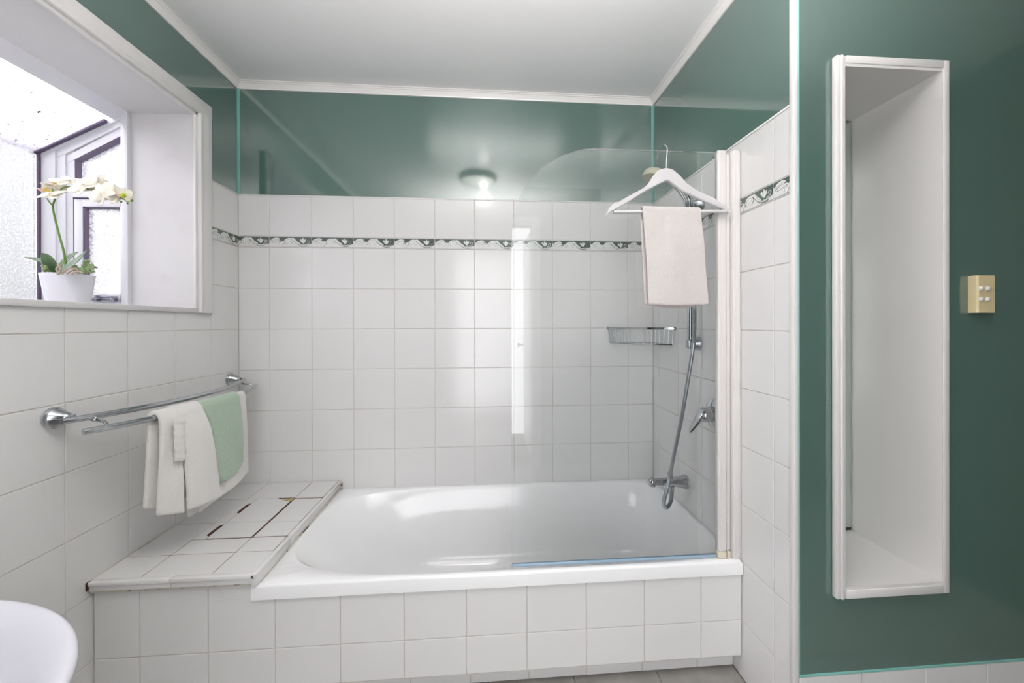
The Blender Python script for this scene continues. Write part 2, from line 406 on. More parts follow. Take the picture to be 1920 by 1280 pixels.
# nib wall with the niche hole
NX0, NX1, NZ0, NZ1 = 2.215, 2.525, .515, 2.012
wn = MB()
y0, y1 = YN + .004, YN + .30
wn.box((W + .012, y0, ZF - .1), (NX0, y0 + .01, ZC + .05)).box((NX1, y0, ZF - .1), (XE, y0 + .3, ZC + .05))
wn.box((NX0, y0, ZF - .1), (NX1, y0 + .3, NZ0)).box((NX0, y0, NZ1), (NX1, y0 + .3, ZC + .05)).box((W + .062, y0 + .01, ZF - .1), (NX0, y0 + .3, ZC + .05)).box((NX0 - .01, y0 + .296, NZ0), (NX1, y0 + .31, NZ1))
wn = struct(wn.build('wall_nib', M['grout']))
gp = MB(); gz = .266
gp.box((W + .011, YN, gz), (NX0, YN + .005, ZC)).box((NX1, YN, gz), (XE, YN + .005, ZC)).box((NX0, YN, gz), (NX1, YN + .005, NZ0)).box((NX0, YN, NZ1), (NX1, YN + .005, ZC))
gp.build('green_panel', M['green'], wn)
MB().box((W + .010, YN - .002, .260), (XE, YN + .004, .267), .001).build('panel_edge_strip', M['greenedge'], wn, label='pale green strip under the panel')
MB().box((W + .0095, YN - .0015, .26), (W + .014, YN + .004, ZC), .001).build('panel_edge_strip', M['greenedge'], wn)
xs = [W + .012, 2.285]
while xs[-1] + .2 < XE: xs.append(xs[-1] + .2)
xs.append(XE)
for i in range(len(xs) - 1): tile_at(wn, 'back', xs[i], xs[i + 1], .06, .260, YN - .001)
# other walls behind the camera
struct(MB().box((XE, YR, ZF - .1), (XE + .1, YN + .3, ZC + .05)).build('wall_far_right', M['rearpaint']))
DX0, DX1, DZ = .84, 1.60, 2.12
rw = MB().box((-.1, YR - .1, ZF - .1), (DX0, YR, ZC + .05)).box((DX1, YR - .1, ZF - .1), (XE + .1, YR, ZC + .05)).box((DX0, YR - .1, DZ), (DX1, YR, ZC + .05))
struct(rw.build('wall_rear', M['rearpaint']))
dr = struct(empty('door_1'))
MB().box((DX0 - .07, YR, ZF), (DX0 + .0, YR + .02, DZ + .07), .003).box((DX1, YR, ZF), (DX1 + .07, YR + .02, DZ + .07), .003).box((DX0, YR, DZ), (DX1, YR + .02, DZ + .07), .003).build('door_frame', M['wood'], dr)
MB().box((DX1 + .005, YR - .83, ZF + .01), (DX1 + .045, YR - .11, DZ - .005), .003).build('door_leaf', M['wood'], dr)
MB().lathe([(.02, 0), (.02, .01), (.01, .02), (.01, .045), (.025, .055), (.02, .07)], (DX1 + .005, YR - .76, 1.05), (-1, 0, 0), 16).build('door_handle', M['chrome'], dr)
# ceiling and floor
struct(MB().box((-.1, YR - .1, ZC), (XE + .1, .12, ZC + .1)).build('ceiling', M['ceil']))
fl = struct(MB().box((-.1, YR - 1.0, ZF - .12), (XE + .1, .05, ZF - .003)).build('floor', M['floorgrout']))
fx = [x for x in [1.5 - .295 * k for k in range(6, 0, -1)] + [1.5 + .295 * k for k in range(0, 8)] if x < XE] + [XE]
fx = [-.0] + [x for x in fx if x > .01]
fy = [-.655 - .295 * k for k in range(0, 8)][::-1]; fy = [YR] + [y for y in fy if y > YR + .01]
for i in range(len(fx) - 1):
    for j in range(len(fy) - 1):
        J0 = JOINT
        if fx[i] >= W - .3 and fy[j + 1] > YN - .02:
            a1 = min(fx[i + 1], W - .001)
            if fx[i] < W: tile_at(fl, 'up', fx[i], a1, max(fy[j], -5), fy[j + 1], ZF, 'floor_tile', 'floor')
            if fx[i + 1] > W and fy[j] < YN: tile_at(fl, 'up', max(fx[i], W), fx[i + 1], fy[j], YN, ZF, 'floor_tile', 'floor')
            continue
        tile_at(fl, 'up', fx[i], fx[i + 1], fy[j], fy[j + 1], ZF, 'floor_tile', 'floor')

# cornice: small moulding, profile (distance from wall, drop)
PR = [(0, 0), (0, -.033), (.006, -.033), (.008, -.028), (.013, -.020), (.018, -.012), (.022, -.010), (.022, -.006), (.028, -.004), (.028, 0)]
def cornice(name, p0, p1, inward):
    p0, p1, iw = Vector(p0), Vector(p1), Vector(inward); t = (p1 - p0).normalized(); b = MB(); n = len(PR); vs = []
    for end, p, s in ((0, p0, 1), (1, p1, -1)):
        for d, z in PR: vs.append(p + iw * (d + .001) + t * s * d + Vector((0, 0, ZC + z - .0005)))
    b.add(vs, [tuple(range(n)), tuple(range(2 * n - 1, n - 1, -1))] + [(i, (i + 1) % n, (i + 1) % n + n, i + n) for i in range(n)])
    return struct(b.build(name, M['white']))
cornice('trim_1', (0, 0, 0), (W, 0, 0), (0, -1, 0))
cornice('trim_2', (0, YR, 0), (0, 0, 0), (1, 0, 0))
cornice('trim_3', (W, 0, 0), (W, YN - .0, 0), (-1, 0, 0))
cornice('trim_4', (W, YN, 0), (XE, YN, 0), (0, -1, 0))
# corner strips between the green panels
struct(MB().box((0, -.0065, ZT), (.0065, 0, ZC - .033), .001).box((.0065, -.003, ZT), (.010, 0, ZC - .033)).box((0, -.010, ZT), (.003, -.0065, ZC - .033)).build('trim_5', M['greenedge']))
struct(MB().box((W - .0065, -.0065, ZT), (W, 0, ZC - .033), .001).box((W - .010, -.003, ZT), (W - .0065, 0, ZC - .033)).box((W - .003, -.010, ZT), (W, -.0065, ZC - .033)).build('trim_6', M['greenedge']))
# white corner bead at the nib
struct(MB().box((W - .003, YN - .001, ZF), (W + .010, -.9325, ZC), .002).build('trim_7', M['white']))
# thin white cap on top of the tiles
struct(MB().box((.0, -.0025, ZT - .006), (W, .004, ZT + .001), .001).build('trim_8', M['white']))
struct(MB().box((W - .0025, -.932, ZT - .006), (W + .004, -.003, ZT + .001), .001).build('trim_9', M['white']))
struct(MB().box((-.004, -.20, ZT - .006), (.0025, -.003, ZT + .001), .001).build('trim_10', M['white']))

# ------------------------------------------------------------------ window_1: garden window on the left
wi = struct(empty('window_1', (0, 0, 0)))
XB = -.25
b = MB()
b.box((XB, HY1, 1.325), (0.0, HY1 + .016, 2.16)); b.build('reveal_board', M['reveal'], wi)
MB().box((XB, HY0 - .016, 1.325), (0.0, HY0, 2.16)).build('reveal_board', M['reveal'], wi)
MB().prism([(.0, 2.146), (.0, 2.162), (XB, 2.156), (XB, 2.138)], HY0, HY1, lambda a, z, y: (a, y, z)).build('reveal_board', M['reveal'], wi)
MB().box((-.60, HY0, 1.322), (.012, HY1, 1.341), .003).build('window_sill', M['reveal'], wi)
# architrave with an inner bead
MB().box((0.001, -.277, 1.322), (.019, -.210, 2.2100), .002).box((0.001, -.296, 1.322), (.010, -.277, 2.16), .002).box((0.001, -.285, 1.322), (.0245, -.270, 2.168), .003).build('architrave', M['white'], wi)
MB().box((0.001, HY0 - .06, 2.158), (.0195, -.2095, 2.213), .002).box((0.001, HY0, 2.138), (.010, -.277, 2.158), .002).box((0.001, HY0 - .01, 2.150), (.025, -.270, 2.166), .003).build('architrave', M['white'], wi)
MB().box((0.001, HY0 - .07, 1.322), (.019, HY0 - .005, 2.2125), .002).build('architrave', M['white'], wi)
# bay frame
XO = -.575
zo = lambda x: 2.146 + (x + .251) * .54        # outer slope of the roof bars
zi = lambda x: 2.062 + (x + .251) * .58
def bay_side(ys, sg):
    """ys: inner plane of the side frame, sg: +1 outward"""
    f = MB(); Y = lambda k: ys + sg * k
    f.box((-.585, Y(.0), 1.341), (-.519, Y(.06), zo(-.55)))
    f.box((-.519, Y(.006), 1.341), (-.487, Y(.055), zo(-.50) - .01))
    f.box((-.487, Y(.012), 1.341), (-.458, Y(.05), zo(-.475) - .02))
    f.build('corner_post', M['upvc'], wi)
    f = MB()
    f.prism([(-.584, zo(-.585)), (XB, zo(XB)), (XB, zo(XB) - .028), (-.584, zo(-.585) - .028)], Y(-.001), Y(.061), lambda a, z, y: (a, y, z))
    f.prism([(-.52, zo(-.52) - .027), (XB, zo(XB) - .027), (XB, zo(XB) - .05), (-.52, zo(-.52) - .058)], Y(.005), Y(.056), lambda a, z, y: (a, y, z))
    f.prism([(-.487, zi(-.487) + .03), (XB, zi(XB) + .036), (XB, zi(XB)), (-.487, zi(-.487))], Y(.011), Y(.051), lambda a, z, y: (a, y, z))
    f.build('sloping_bar', M['upvc'], wi)
    MB().box((-.274, Y(-.002), 1.341), (XB + .003, Y(.055), 2.14), .002).build('stile', M['upvc'], wi)
    MB().box((-.52, Y(.002), 1.341), (XB, Y(.05), 1.366), .002).build('bottom_rail', M['upvc'], wi)
    MB().box((-.458, Y(.004), 1.787), (-.274, Y(.05), 1.850), .002).build('transom', M['upvc'], wi)
    g = MB().box((-.458, Y(.014), 1.85), (-.4515, Y(.045), zi(-.45)))
    g.prism([(-.458, zi(-.458)), (-.274, zi(-.274)), (-.274, zi(-.274) - .008), (-.458, zi(-.458) - .008)], Y(.013), Y(.045), lambda a, z, y: (a, y, z))
    g.box((-.4605, Y(.008), 1.366), (-.4575, Y(.045), 1.787)).box((-.458, Y(.0035), 1.784), (-.274, Y(.04), 1.7875))
    g.build('gasket', M['gasket'], wi)
    MB().box((-.46, Y(.034), 1.84), (-.26, Y(.038), 2.05)).build('pane', M['frost'], wi)
    # opening sash
    s = MB().box((-.457, Y(.0075), 1.3685), (-.425, Y(.0455), 1.7825), .002).box((-.284, Y(.008), 1.368), (-.274, Y(.045), 1.783), .001)
    s.box((-.457, Y(.008), 1.752), (-.274, Y(.045), 1.783), .002).box((-.457, Y(.008), 1.368), (-.274, Y(.045), 1.398), .002)
    s = s.build('sash', M['upvc'], wi)
    MB().box((-.425, Y(.010), 1.398), (-.4165, Y(.04), 1.752)).box((-.425, Y(.010), 1.7475), (-.284, Y(.04), 1.752)).build('gasket', M['gasket'], s)
    MB().box((-.43, Y(.026), 1.39), (-.28, Y(.030), 1.76)).build('pane', M['frost'], s)
bay_side(-.30, 1); bay_side(-1.605, -1)
MB().box((-.60, -1.62, 1.341), (-.565, -.30, 1.368), .002).box((-.59, -1.62, 1.985), (-.57, -.30, 1.997)).build('front_rail', M['upvc'], wi)
MB().box((-.578, -.309, 1.366), (-.570, -.301, 1.99)).box((-.576, -1.6, 1.366), (-.566, -.3, 1.3705)).box((-.574, -1.6, 1.983), (-.566, -.3, 1.986)).build('gasket', M['gasket'], wi)
MB().box((-.582, -1.6, 1.36), (-.577, -.31, 1.99)).build('pane', M['frost'], wi)
MB().prism([(-.30, zo(-.30) - .014), (-.58, zo(-.58) - .014), (-.58, zo(-.58) - .008), (-.30, zo(-.30) - .008)], -1.6, -.2995, lambda a, z, y: (a, y, z)).build('roof_pane', M['roofglass'], wi, label='dirty sloping roof pane')
MB().prism([(-.32, zo(-.32) - .022), (-.58, zo(-.58) - .018), (-.58, zo(-.58) - .010), (-.32, zo(-.32) - .010)], -.318, -.304, lambda a, z, y: (a, y, z)).build('gasket', M['gasket'], wi)
MB().prism([(XB, 2.1375), (XB, 2.175), (-.302, 2.150), (-.302, 2.104)], -1.62, -.298, lambda a, z, y: (a, y, z)).build('head_rail', M['upvc'], wi)
s = MB().box((-.385, -.312, 1.372), (-.285, -.3, 1.377)).box((-.385, -.318, 1.380), (-.275, -.310, 1.388), .002).box((-.36, -.325, 1.366), (-.345, -.305, 1.392), .002).box((-.37, -.33, 1.375), (-.335, -.31, 1.381), .002)
s.lathe([(.008, 0), (.008, .012), (.004, .016)], (-.375, -.315, 1.372), (0, -.3, 1), 12).box((-.30, -.318, 1.366), (-.288, -.300, 1.388), .002)
s.build('window_stay', M['stay'], wi, label='dark metal casement stay')

# outside the window
struct(MB().box((-9, -8, -.62), (-.7, 9, -.6)).build('ground', M['ground']))
def hedge(x0, x1, y0, y1, z1, label):
    bm = bmesh.new(); bmesh.ops.create_cube(bm, size=1)
    for v in bm.verts: v.co = Vector(((x0 + x1) / 2 + v.co.x * (x1 - x0), (y0 + y1) / 2 + v.co.y * (y1 - y0), (z1 - .6) / 2 + v.co.z * (z1 + .6)))
    bmesh.ops.subdivide_edges(bm, edges=bm.edges[:], cuts=24, use_grid_fill=True)
    for v in bm.verts: v.co += Vector((noise.noise(v.co * 4), noise.noise(v.co * 4 + Vector((9, 0, 0))), noise.noise(v.co * 4 + Vector((0, 9, 0))))) * .12 * (1 if v.co.z > -.5 else 0)
    me = bpy.data.meshes.new('hedge'); bm.to_mesh(me); bm.free(); me.materials.append(M['hedge'])
    o = bpy.data.objects.new('hedge', me); COL.objects.link(o); o['label'] = label; o['category'] = 'hedge'; return o
hedge(-4.0, -3.2, -6, 1.6, 1.55, 'green hedge seen blurred through the front pane of the garden window')
hedge(-4.0, -.9, 1.9, 2.7, 1.62, 'green hedge seen blurred through the side panes of the garden window')

# ------------------------------------------------------------------ bath
def loop_rect(x0, x1, y0, y1, cx, cy, angs, exL=0, exR=0):
    out = []
    hx0, hx1, hy0, hy1 = cx - x0, x1 - cx, cy - y0, y1 - cy
    for a in angs:
        c, s = math.cos(a), math.sin(a); hx = hx1 if c >= 0 else hx0; hy = hy1 if s >= 0 else hy0; e = exR if c >= 0 else exL
        if e == 0: r = min(hx / abs(c) if abs(c) > 1e-9 else 9, hy / abs(s) if abs(s) > 1e-9 else 9)
        else: r = 1 / ((abs(c) / hx) ** e + (abs(s) / hy) ** e) ** (1 / e)
        out.append((cx + r * c, cy + r * s))
    return out
BX0, BX1, BY0, BY1 = .465, W - .002, -.724, -.002
bcx, bcy = 1.25, -.36
angs = sorted([2 * PI * i / 160 for i in range(160)] + [math.atan2(y - bcy, x - bcx) % (2 * PI) for x in (BX0, BX1) for y in (BY0, BY1)])
bm_ = MB(); loops = []
def L(z, x0, x1, y0, y1, eL=0, eR=0, flat=None):
    loops.append([Vector((x, y, z)) for x, y in loop_rect(x0, x1, y0, y1, bcx, bcy, angs, eL, eR)])
L(.36, BX0 + .02, BX1 - .001, BY0 + .02, BY1)
L(.411, BX0 + .02, BX1 - .001, BY0 + .02, BY1)
L(.411, BX0, BX1, BY0, BY1); L(.449, BX0, BX1, BY0, BY1); L(.454, BX0 + .0015, BX1, BY0 + .0015, BY1); L(RIM, BX0 + .006, BX1, BY0 + .006, BY1)
ox0, ox1, oy0, oy1 = .488, 2.066, -.706, -.020
L(RIM, ox0, ox1, oy0, oy1, 3.6, 9)
L(RIM - .003, ox0 + .004, ox1 - .004, oy0 + .003, oy1 - .003, 3.6, 9)
L(RIM - .011, ox0 + .010, ox1 - .008, oy0 + .007, oy1 - .007, 3.6, 9)
for t in [i / 12 for i in range(1, 13)]:
    z = RIM - .011 - .345 * t
    e = t ** 1.0
    endr = max(0, t - .8) / .2
    L(z, ox0 + .02 + .30 * e + .08 * endr ** 2, ox1 - .012 - .07 * e - .05 * endr ** 2, oy0 + .012 + .055 * e + .05 * endr ** 2, oy1 - .012 - .045 * e - .02 * (1 if t > .33 else t / .33) - .05 * endr ** 2, 3.4, 6.5)
L(.088, ox0 + .50, ox1 - .22, oy0 + .17, oy1 - .17, 2.5, 3)
n = len(angs)
vs = [v for l in loops for v in l]; fs = [(i * n + j, i * n + (j + 1) % n, (i + 1) * n + (j + 1) % n, (i + 1) * n + j) for i in range(len(loops) - 1) for j in range(n)]
fs.append(tuple((len(loops) - 1) * n + j for j in range(n)))
bt = thing('bathtub', 'white built-in bathtub with rounded left end behind the glass screen', 'bathtub')
bm_.add(vs, fs, True); bm_.build('tub_shell', M['bath'], bt, 50)
MB().lathe([(.001, .004), (.02, .004), (.028, .001), (.03, 0)], (1.80, -.36, .0875), (0, 0, 1), 24).build('drain', M['chrome'], bt)

# tiled surround: front panel, recessed kick and the ledge at the head of the bath
YP = -.716
su = thing('bath_surround', 'white tiled bath front with cracked tiled ledge at its left end', 'bath surround')
c = MB()
c.box((.001, YP + .003, .126), (W - .001, -.660, .40)).box((.001, YP + .003, .40), (.462, -.003, .488)).box((.001, -.665, ZF + .001), (W - .001, -.62, .128)).box((.001, YP + .001, .1245), (W - .001, -.66, .1275))
c.build('surround_body', M['grout'], su)
cx_ = [.0015] + [.133 + .2 * i for i in range(10)] + [W - .0015]
for i in range(len(cx_) - 1):
    tile_at(su, 'back', cx_[i], cx_[i + 1], .1265, .25, YP)
    if cx_[i + 1] <= .462: tile_at(su, 'back', cx_[i], cx_[i + 1], .25, .4665, YP)
    elif cx_[i] < .462:
        tile_at(su, 'back', cx_[i], cx_[i + 1], .25, .4115, YP)
        tile_at(su, 'back', cx_[i], .4635, .4090, .4665, YP)
    else: tile_at(su, 'back', cx_[i], cx_[i + 1], .25, .4105, YP)
kx = [.0015] + [.145 + .2 * i for i in range(10)] + [W - .0015]
for i in range(len(kx) - 1): tile_at(su, 'back', kx[i], kx[i + 1], ZF + .002, .126, -.668)
# ledge top
ZL = .4985
sub = MB().box((.001, YP + .003, .488), (.168, -.003, .4974)).box((.168, YP + .003, .488), (.478, -.515, .4974)).box((.168, -.181, .488), (.478, -.003, .4974)).build('grout_bed', M['dirtygrout'], su)
MB().box((.168, -.515, .4885), (.478, -.181, .4969)).build('exposed_board', M['rot'], su, label='dark rotten board under the cracked tiles')
def lt(x0, x1, y0, y1): tile_at(su, 'up', x0, x1, y0, y1, ZL)
JOINT = .0026
for a, b_ in ((-.722, -.603), (-.603, -.389), (-.389, -.179), (-.179, -.001)): lt(.001, .141, a, b_)
lt(.141, .347, -.722, -.603); lt(.347, .472, -.722, -.603)
lt(.141, .347, -.603, -.511); lt(.347, .470, -.603, -.5105)
lt(.141, .347, -.179, -.001); lt(.347, .470, -.187, -.001)
lt(.349, .470, -.507, -.400); lt(.3495, .470, -.400, -.193)
def polytile(poly, name='tile', label=None):
    o = MB().prism(poly, ZL - TH, ZL, lambda a, y, z: (a, y, z)).build(name, M['tile'], su)
    if label: o['label'] = label
polytile([(.142, -.390), (.142, -.5095), (.185, -.5095), (.1845, -.49), (.171, -.482), (.171, -.412), (.185, -.404), (.185, -.390)], label='narrow cut tile strip with a dark slot')
polytile([(.142, -.181), (.142, -.388), (.185, -.388), (.1845, -.315), (.171, -.307), (.171, -.232), (.185, -.222), (.185, -.181)], label='narrow cut tile strip with a dark slot')
polytile([(.187, -.391), (.187, -.505), (.3425, -.5065), (.3430, -.391)])
polytile([(.187, -.389), (.187, -.181), (.275, -.1815), (.279, -.188), (.325, -.216), (.3415, -.216), (.3425, -.389)], label='hatch tile with a chipped corner')
MB().prism([(.279, -.190), (.345, -.184), (.345, -.213), (.325, -.214)], .490, .4975, lambda a, y, z: (a, y, z)).build('chipped_corner', M['chip'], su, label='yellowed broken corner')
JOINT = .0026
# front cap: bullnose edging with a strip below and a grimy joint
for x0, x1 in ((.004, .235), (.238, .482)):
    MB().box((x0, -.738, .486), (x1, -.719, .4992), .003).build('edging_tile', M['tile'], su)
    MB().box((x0, -.733, .4695), (x1, -.719, .4865), .001).build('edging_tile', M['tile'], su)
MB().box((.002, -.727, .460), (.468, -.714, .4702), .001).build('stained_joint', M['caulk'], su, label='mouldy joint under the ledge edging')
for y0, y1, dx in ((-.738, -.512, .003), (-.509, -.004, 0)):
    MB().box((.471, y0, .4865), (.484 + dx, y1, .4995), .003).build('edging_tile', M['tile'], su)
    MB().box((.470, y0 + .004, .4595), (.4815 + dx, y1, .4865), .001).build('edging_tile', M['tile'], su)
MB().box((.468, -.71, .4573), (.487, -.004, .4600)).build('stained_joint', M['caulk'], su)
MB().box((.478, -.018, .459), (.492, -.002, .492), .004).build('stained_joint', M['caulk'], su)
MB().box((.001, -.728, .498), (.004, -.003, .4995)).build('stained_joint', M['caulk'], su)
MB().box((.0005, -.739, .474), (.0045, -.722, .499), .001).build('dark_gap', M['rot'], su)

# ------------------------------------------------------------------ glass bath screen
YS = -.695
sc_ = thing('bath_screen', 'clear glass bath screen with curved top corner hinged on a white wall profile', 'bath screen')
gpts = [(1.285, .470), (1.285, 1.50), (1.2868, 1.56), (1.289, 1.605), (1.297, 1.653), (1.317, 1.705), (1.345, 1.750), (1.384, 1.793), (1.438, 1.831), (1.492, 1.854), (1.54, 1.8655), (1.60, 1.869), (2.004, 1.869), (2.004, .470)]
sm = bez([(a, 0, z) for a, z in gpts[1:12]], 5)
poly = [(1.285, .469)] + [(p.x, p.z) for p in sm] + [(2.004, 1.869), (2.004, .469)]
t = .003
mb = MB(); k = len(poly)
mb.add([(a, YS - t, z) for a, z in poly] + [(a, YS + t, z) for a, z in poly], [tuple(range(k)), tuple(range(2 * k - 1, k - 1, -1))])
mb.build('glass_pane', M['screen'], sc_)
mb = MB(); mb.add([(a, YS - t, z) for a, z in poly] + [(a, YS + t, z) for a, z in poly], [(i, i + k, (i + 1) % k + k, (i + 1) % k) for i in range(k)])
mb.build('glass_edge', M['screenedge'], sc_, label='polished greenish glass edge')
MB().box((1.285, YS - .005, .4595), (1.998, YS + .005, .4695), .002).build('bottom_seal', M['seal'], sc_, label='bluish plastic bottom seal')
MB().box((2.002, YS - .011, .482), (2.030, YS + .011, 1.868), .003).box((2.006, YS - .0125, .482), (2.012, YS + .0, 1.868), .001).build('glass_clamp_profile', M['ivory'], sc_)
MB().box((2.0305, YS - .006, .482), (2.050, YS + .012, 1.862), .005).box((2.034, YS - .0085, .482), (2.038, YS + .0, 1.862), .001).build('hinge_post', M['ivory'], sc_)
MB().box((2.0505, YS - .019, .4585), (2.0785, YS + .016, 1.871), .003).box((2.056, YS - .0205, .4585), (2.060, YS, 1.871), .001).box((2.070, YS - .0205, .4585), (2.074, YS, 1.871), .001).build('wall_channel', M['ivory'], sc_)
MB().box((2.001, YS - .012, .4585), (2.031, YS + .012, .4815), .002).build('end_cap', M['ivory2'], sc_, label='yellowed lower end cap')
MB().box((2.0345, YS - .010, .4585), (2.048, YS + .012, .4805), .002).build('end_cap', M['ivory2'], sc_)
MB().box((2.001, YS - .0115, 1.862), (2.031, YS + .0115, 1.873), .002).build('end_cap', M['ivory'], sc_)
MB().box((1.965, YS - .004, .4575), (2.002, YS + .01, .4595), .0005).build('sealant_patch', M['caulk'], sc_)

# ------------------------------------------------------------------ niche in the green wall
ni = thing('wall_niche', 'tall white framed recess with mirror back in the green panelled wall', 'niche')
y0, yb = YN - .0185, YN + .278
MB().box((2.1905, y0, .489), (2.205, YN - .001, 2.034), .003).box((2.2035, y0 - .003, .489), (2.2095, YN, 2.034), .0025).box((2.209, y0 + .001, .4895), (2.2175, YN, 2.033), .001).build('casing', M['white'], ni)
MB().box((2.5235, y0, .489), (2.5405, YN - .001, 2.034), .002).build('casing', M['white'], ni)
MB().box((2.2205, y0, 2.012), (2.5235, YN - .001, 2.034), .002).build('casing', M['white'], ni)
MB().box((2.2205, y0, .489), (2.5235, YN - .001, .513), .002).build('casing', M['white'], ni)
MB().box((2.2135, YN - .016, .5125), (2.219, yb, 2.0125)).build('side_panel', M['white'], ni)
MB().box((2.5205, YN - .016, .5125), (2.5245, yb, 2.0125)).build('side_panel', M['white'], ni)
MB().box((2.2185, YN - .0155, 2.004), (2.521, yb, 2.0125)).build('top_panel', M['white'], ni)
MB().box((2.2185, YN - .0155, .5125), (2.521, yb, .522)).build('shelf_panel', M['white'], ni)
MB().box((2.2225, yb - .008, .5225), (2.5205, yb - .001, 2.0035)).build('dark_backing', M['dark'], ni)
MB().box((2.224, yb - .013, .536), (2.5160, yb - .0085, 1.999), .001).build('mirror', M['mirror'], ni)

# ------------------------------------------------------------------ light switch
sw = thing('light_switch', 'cream four-button light switch on the green wall right of the niche', 'switch')
MB().prism([(2.6225, YN - .0005), (2.6235, YN - .019), (2.628, YN - .0225), (2.679, YN - .0225), (2.682, YN - .020), (2.690, YN - .0005)], 1.303, 1.412, lambda a, y, z: (a, y, z)).build('switch_plate', M['cream'], sw)
for x in (2.634, 2.656):
    for z in (1.374, 1.342):
        MB().lathe([(.0068, -.001), (.0068, .003), (.0052, .0055), (.0025, .0068), (.0005, .007)], (x, YN - .0215, z), (0, -1, .12), 20).build('button', M['knob'], sw)

# ------------------------------------------------------------------ towel rail on the left wall
tr = thing('towel_rail', 'chrome curved double towel rail mounted on the left tiled wall', 'towel rail')
YA, YB_ = -.826, -.071; ZB1, ZB2 = 1.011, .981
def xin(y):
    q = abs((y - (YA + YB_) / 2) / ((YB_ - YA) / 2)); return .060 + .082 * (1 - min(q, 1.15) ** 2.1)
def xout(y): return xin(y) + .054
for Yv in (YA, YB_):
    MB().lathe([(.030, .0), (.030, .006), (.0275, .009), (.0275, .012), (.0255, .014), (.014, .040), (.012, .043), (.010, .045), (.010, .052)], (.0005, Yv, 1.016), (1, 0, 0), 32).build('mount', M['chrome'], tr)
    s = 1 if Yv == YA else -1
    MB().tube(bez([(xin(Yv + s * .02), Yv + s * .025, ZB1 - .004), (xin(Yv) + .020, Yv + s * .035, ZB1 - .012), (xin(Yv) + .045, Yv + s * .030, ZB1 - .014), (xout(Yv + s * .02), Yv + s * .022, ZB2 + .004)], 6), .0045, 10).build('arm', M['chrome'], tr)
ys = [YA - .025 + i * (YB_ - YA + .06) / 40 for i in range(41)]
for fn, z, nm, r in ((xin, ZB1, 'rail_bar', .0090), (xout, ZB2, 'rail_bar', .0090)):
    pts = [(fn(y), y, z) for y in ys]
    MB().tube(pts, r, 16).build(nm, M['chrome'], tr)
    for p in (pts[0], pts[-1]): pass

# cloth helper: a sheet hung over a bar
def drape(name, parent, mtl, pos, top, bot, zb, r, zf, zk, thick, nu=26, ns=30, wav=.004, seed=0, bulge=.006, sub=1, wfreq=9, rough=0.0, backtop=None):
    """pos(a,o,z)->3D; top/bot=(a0,a1); zf(u), zk(u) bottom heights of front and back"""
    P = []
    for i in range(nu + 1):
        u = i / nu; row = []
        for j in range(ns + 1):          # front, bottom -> top
            s = j / ns; z = zf(u) + (zb - zf(u)) * s; q = 1 - s
            a = (top[0] + (top[1] - top[0]) * u) * s + (bot[0] + (bot[1] - bot[0]) * u) * q
            o = r + bulge * math.sin(min(1, q * 1.2) * PI * .6) + wav * q * math.sin(u * wfreq + seed + 1.5 * q) + rough * noise.noise(Vector((a * 25, z * 12, seed)))
            row.append(pos(a, o, z))
        for j in range(1, 7):
            th = PI * j / 7; a = top[0] + (top[1] - top[0]) * u
            row.append(pos(a, r * math.cos(th), zb + r * math.sin(th)))
        for j in range(ns // 2 + 1):
            s = j / (ns // 2); z = zb + (zk(u) - zb) * s
            a = (top[0] + (top[1] - top[0]) * u) * (1 - s) + (bot[0] + (bot[1] - bot[0]) * u) * s
            row.append(pos(a, -r - .3 * bulge * s + wav * .5 * s * math.sin(u * wfreq + seed + 2), z))
        P.append(row)
    o = MB().grid(P).build(name, mtl, parent, 180)
    md = o.modifiers.new('thickness', 'SOLIDIFY'); md.thickness = thick; md.offset = 0
    if sub: md = o.modifiers.new('soft', 'SUBSURF'); md.levels = sub; md.render_levels = sub
    return o
posR = lambda a, o, z: Vector((xout(a) + o, a, z))
f = lambda a, b: (lambda u: a + (b - a) * u)
wt = thing('white_towel', 'white terry towel with its left end folded over, hanging on the towel rail', 'towel')
drape('main_fold', wt, M['towelw'], posR, (-.60, -.288), (-.575, -.262), ZB2, .0135, f(.622, .650), f(.605, .612), .007, wav=.004, seed=1, bulge=.006)
# the folded left end: two thick soft rolls and the ribbed hem between them
def roll(name, y0, y1, yb0, yb1, o0, z0, thick, seed, mtl=M['towelw'], rr=.016):
    return drape(name, wt, mtl, lambda a, o, z: Vector((xout(max(a, -.80)) + o + o0 * min(1, max(0, (ZB2 - z) / .06)), a, z)), (y0, y1), (yb0, yb1), ZB2 + .001, rr, f(z0[0], z0[1]), f(z0[0] + .02, z0[1] + .02), thick, nu=10, ns=26, wav=.004, seed=seed, bulge=.008, wfreq=4, rough=.004)
roll('folded_edge', -.700, -.640, -.712, -.640, .004, (.680, .655), .015, 3)
roll('folded_end', -.652, -.560, -.640, -.505, .016, (.662, .645), .018, 5, rr=.019)
# ribbed hem tab
P = []
for i in range(9):
    u = i / 8; row = []
    for j in range(41):
        s = j / 40; z = .972 - .135 * s; y = -.684 + .040 * u + .004 * s
        row.append(Vector((xout(-.67) + .040 + .010 * math.sin(u * PI) + .0012 * math.sin(s * 36), y, z - .006 * u)))
    P.append(row)
o = MB().grid(P).build('ribbed_hem', M['towelw'], wt, 180); md = o.modifiers.new('thickness', 'SOLIDIFY'); md.thickness = .010; md.offset = 0
md = o.modifiers.new('soft', 'SUBSURF'); md.levels = 1; md.render_levels = 1
gt = drape('green_face_towel', None, M['towelg'], posR, (-.575, -.356), (-.535, -.350), ZB2, .0225, lambda u: .700 - .02 * math.sin(u * PI) + .02 * u, f(.80, .80), .007, wav=.003, seed=2, bulge=.010, wfreq=6)
gt['label'] = 'sage green terry face towel folded over the white towel on the rail'; gt['category'] = 'towel'

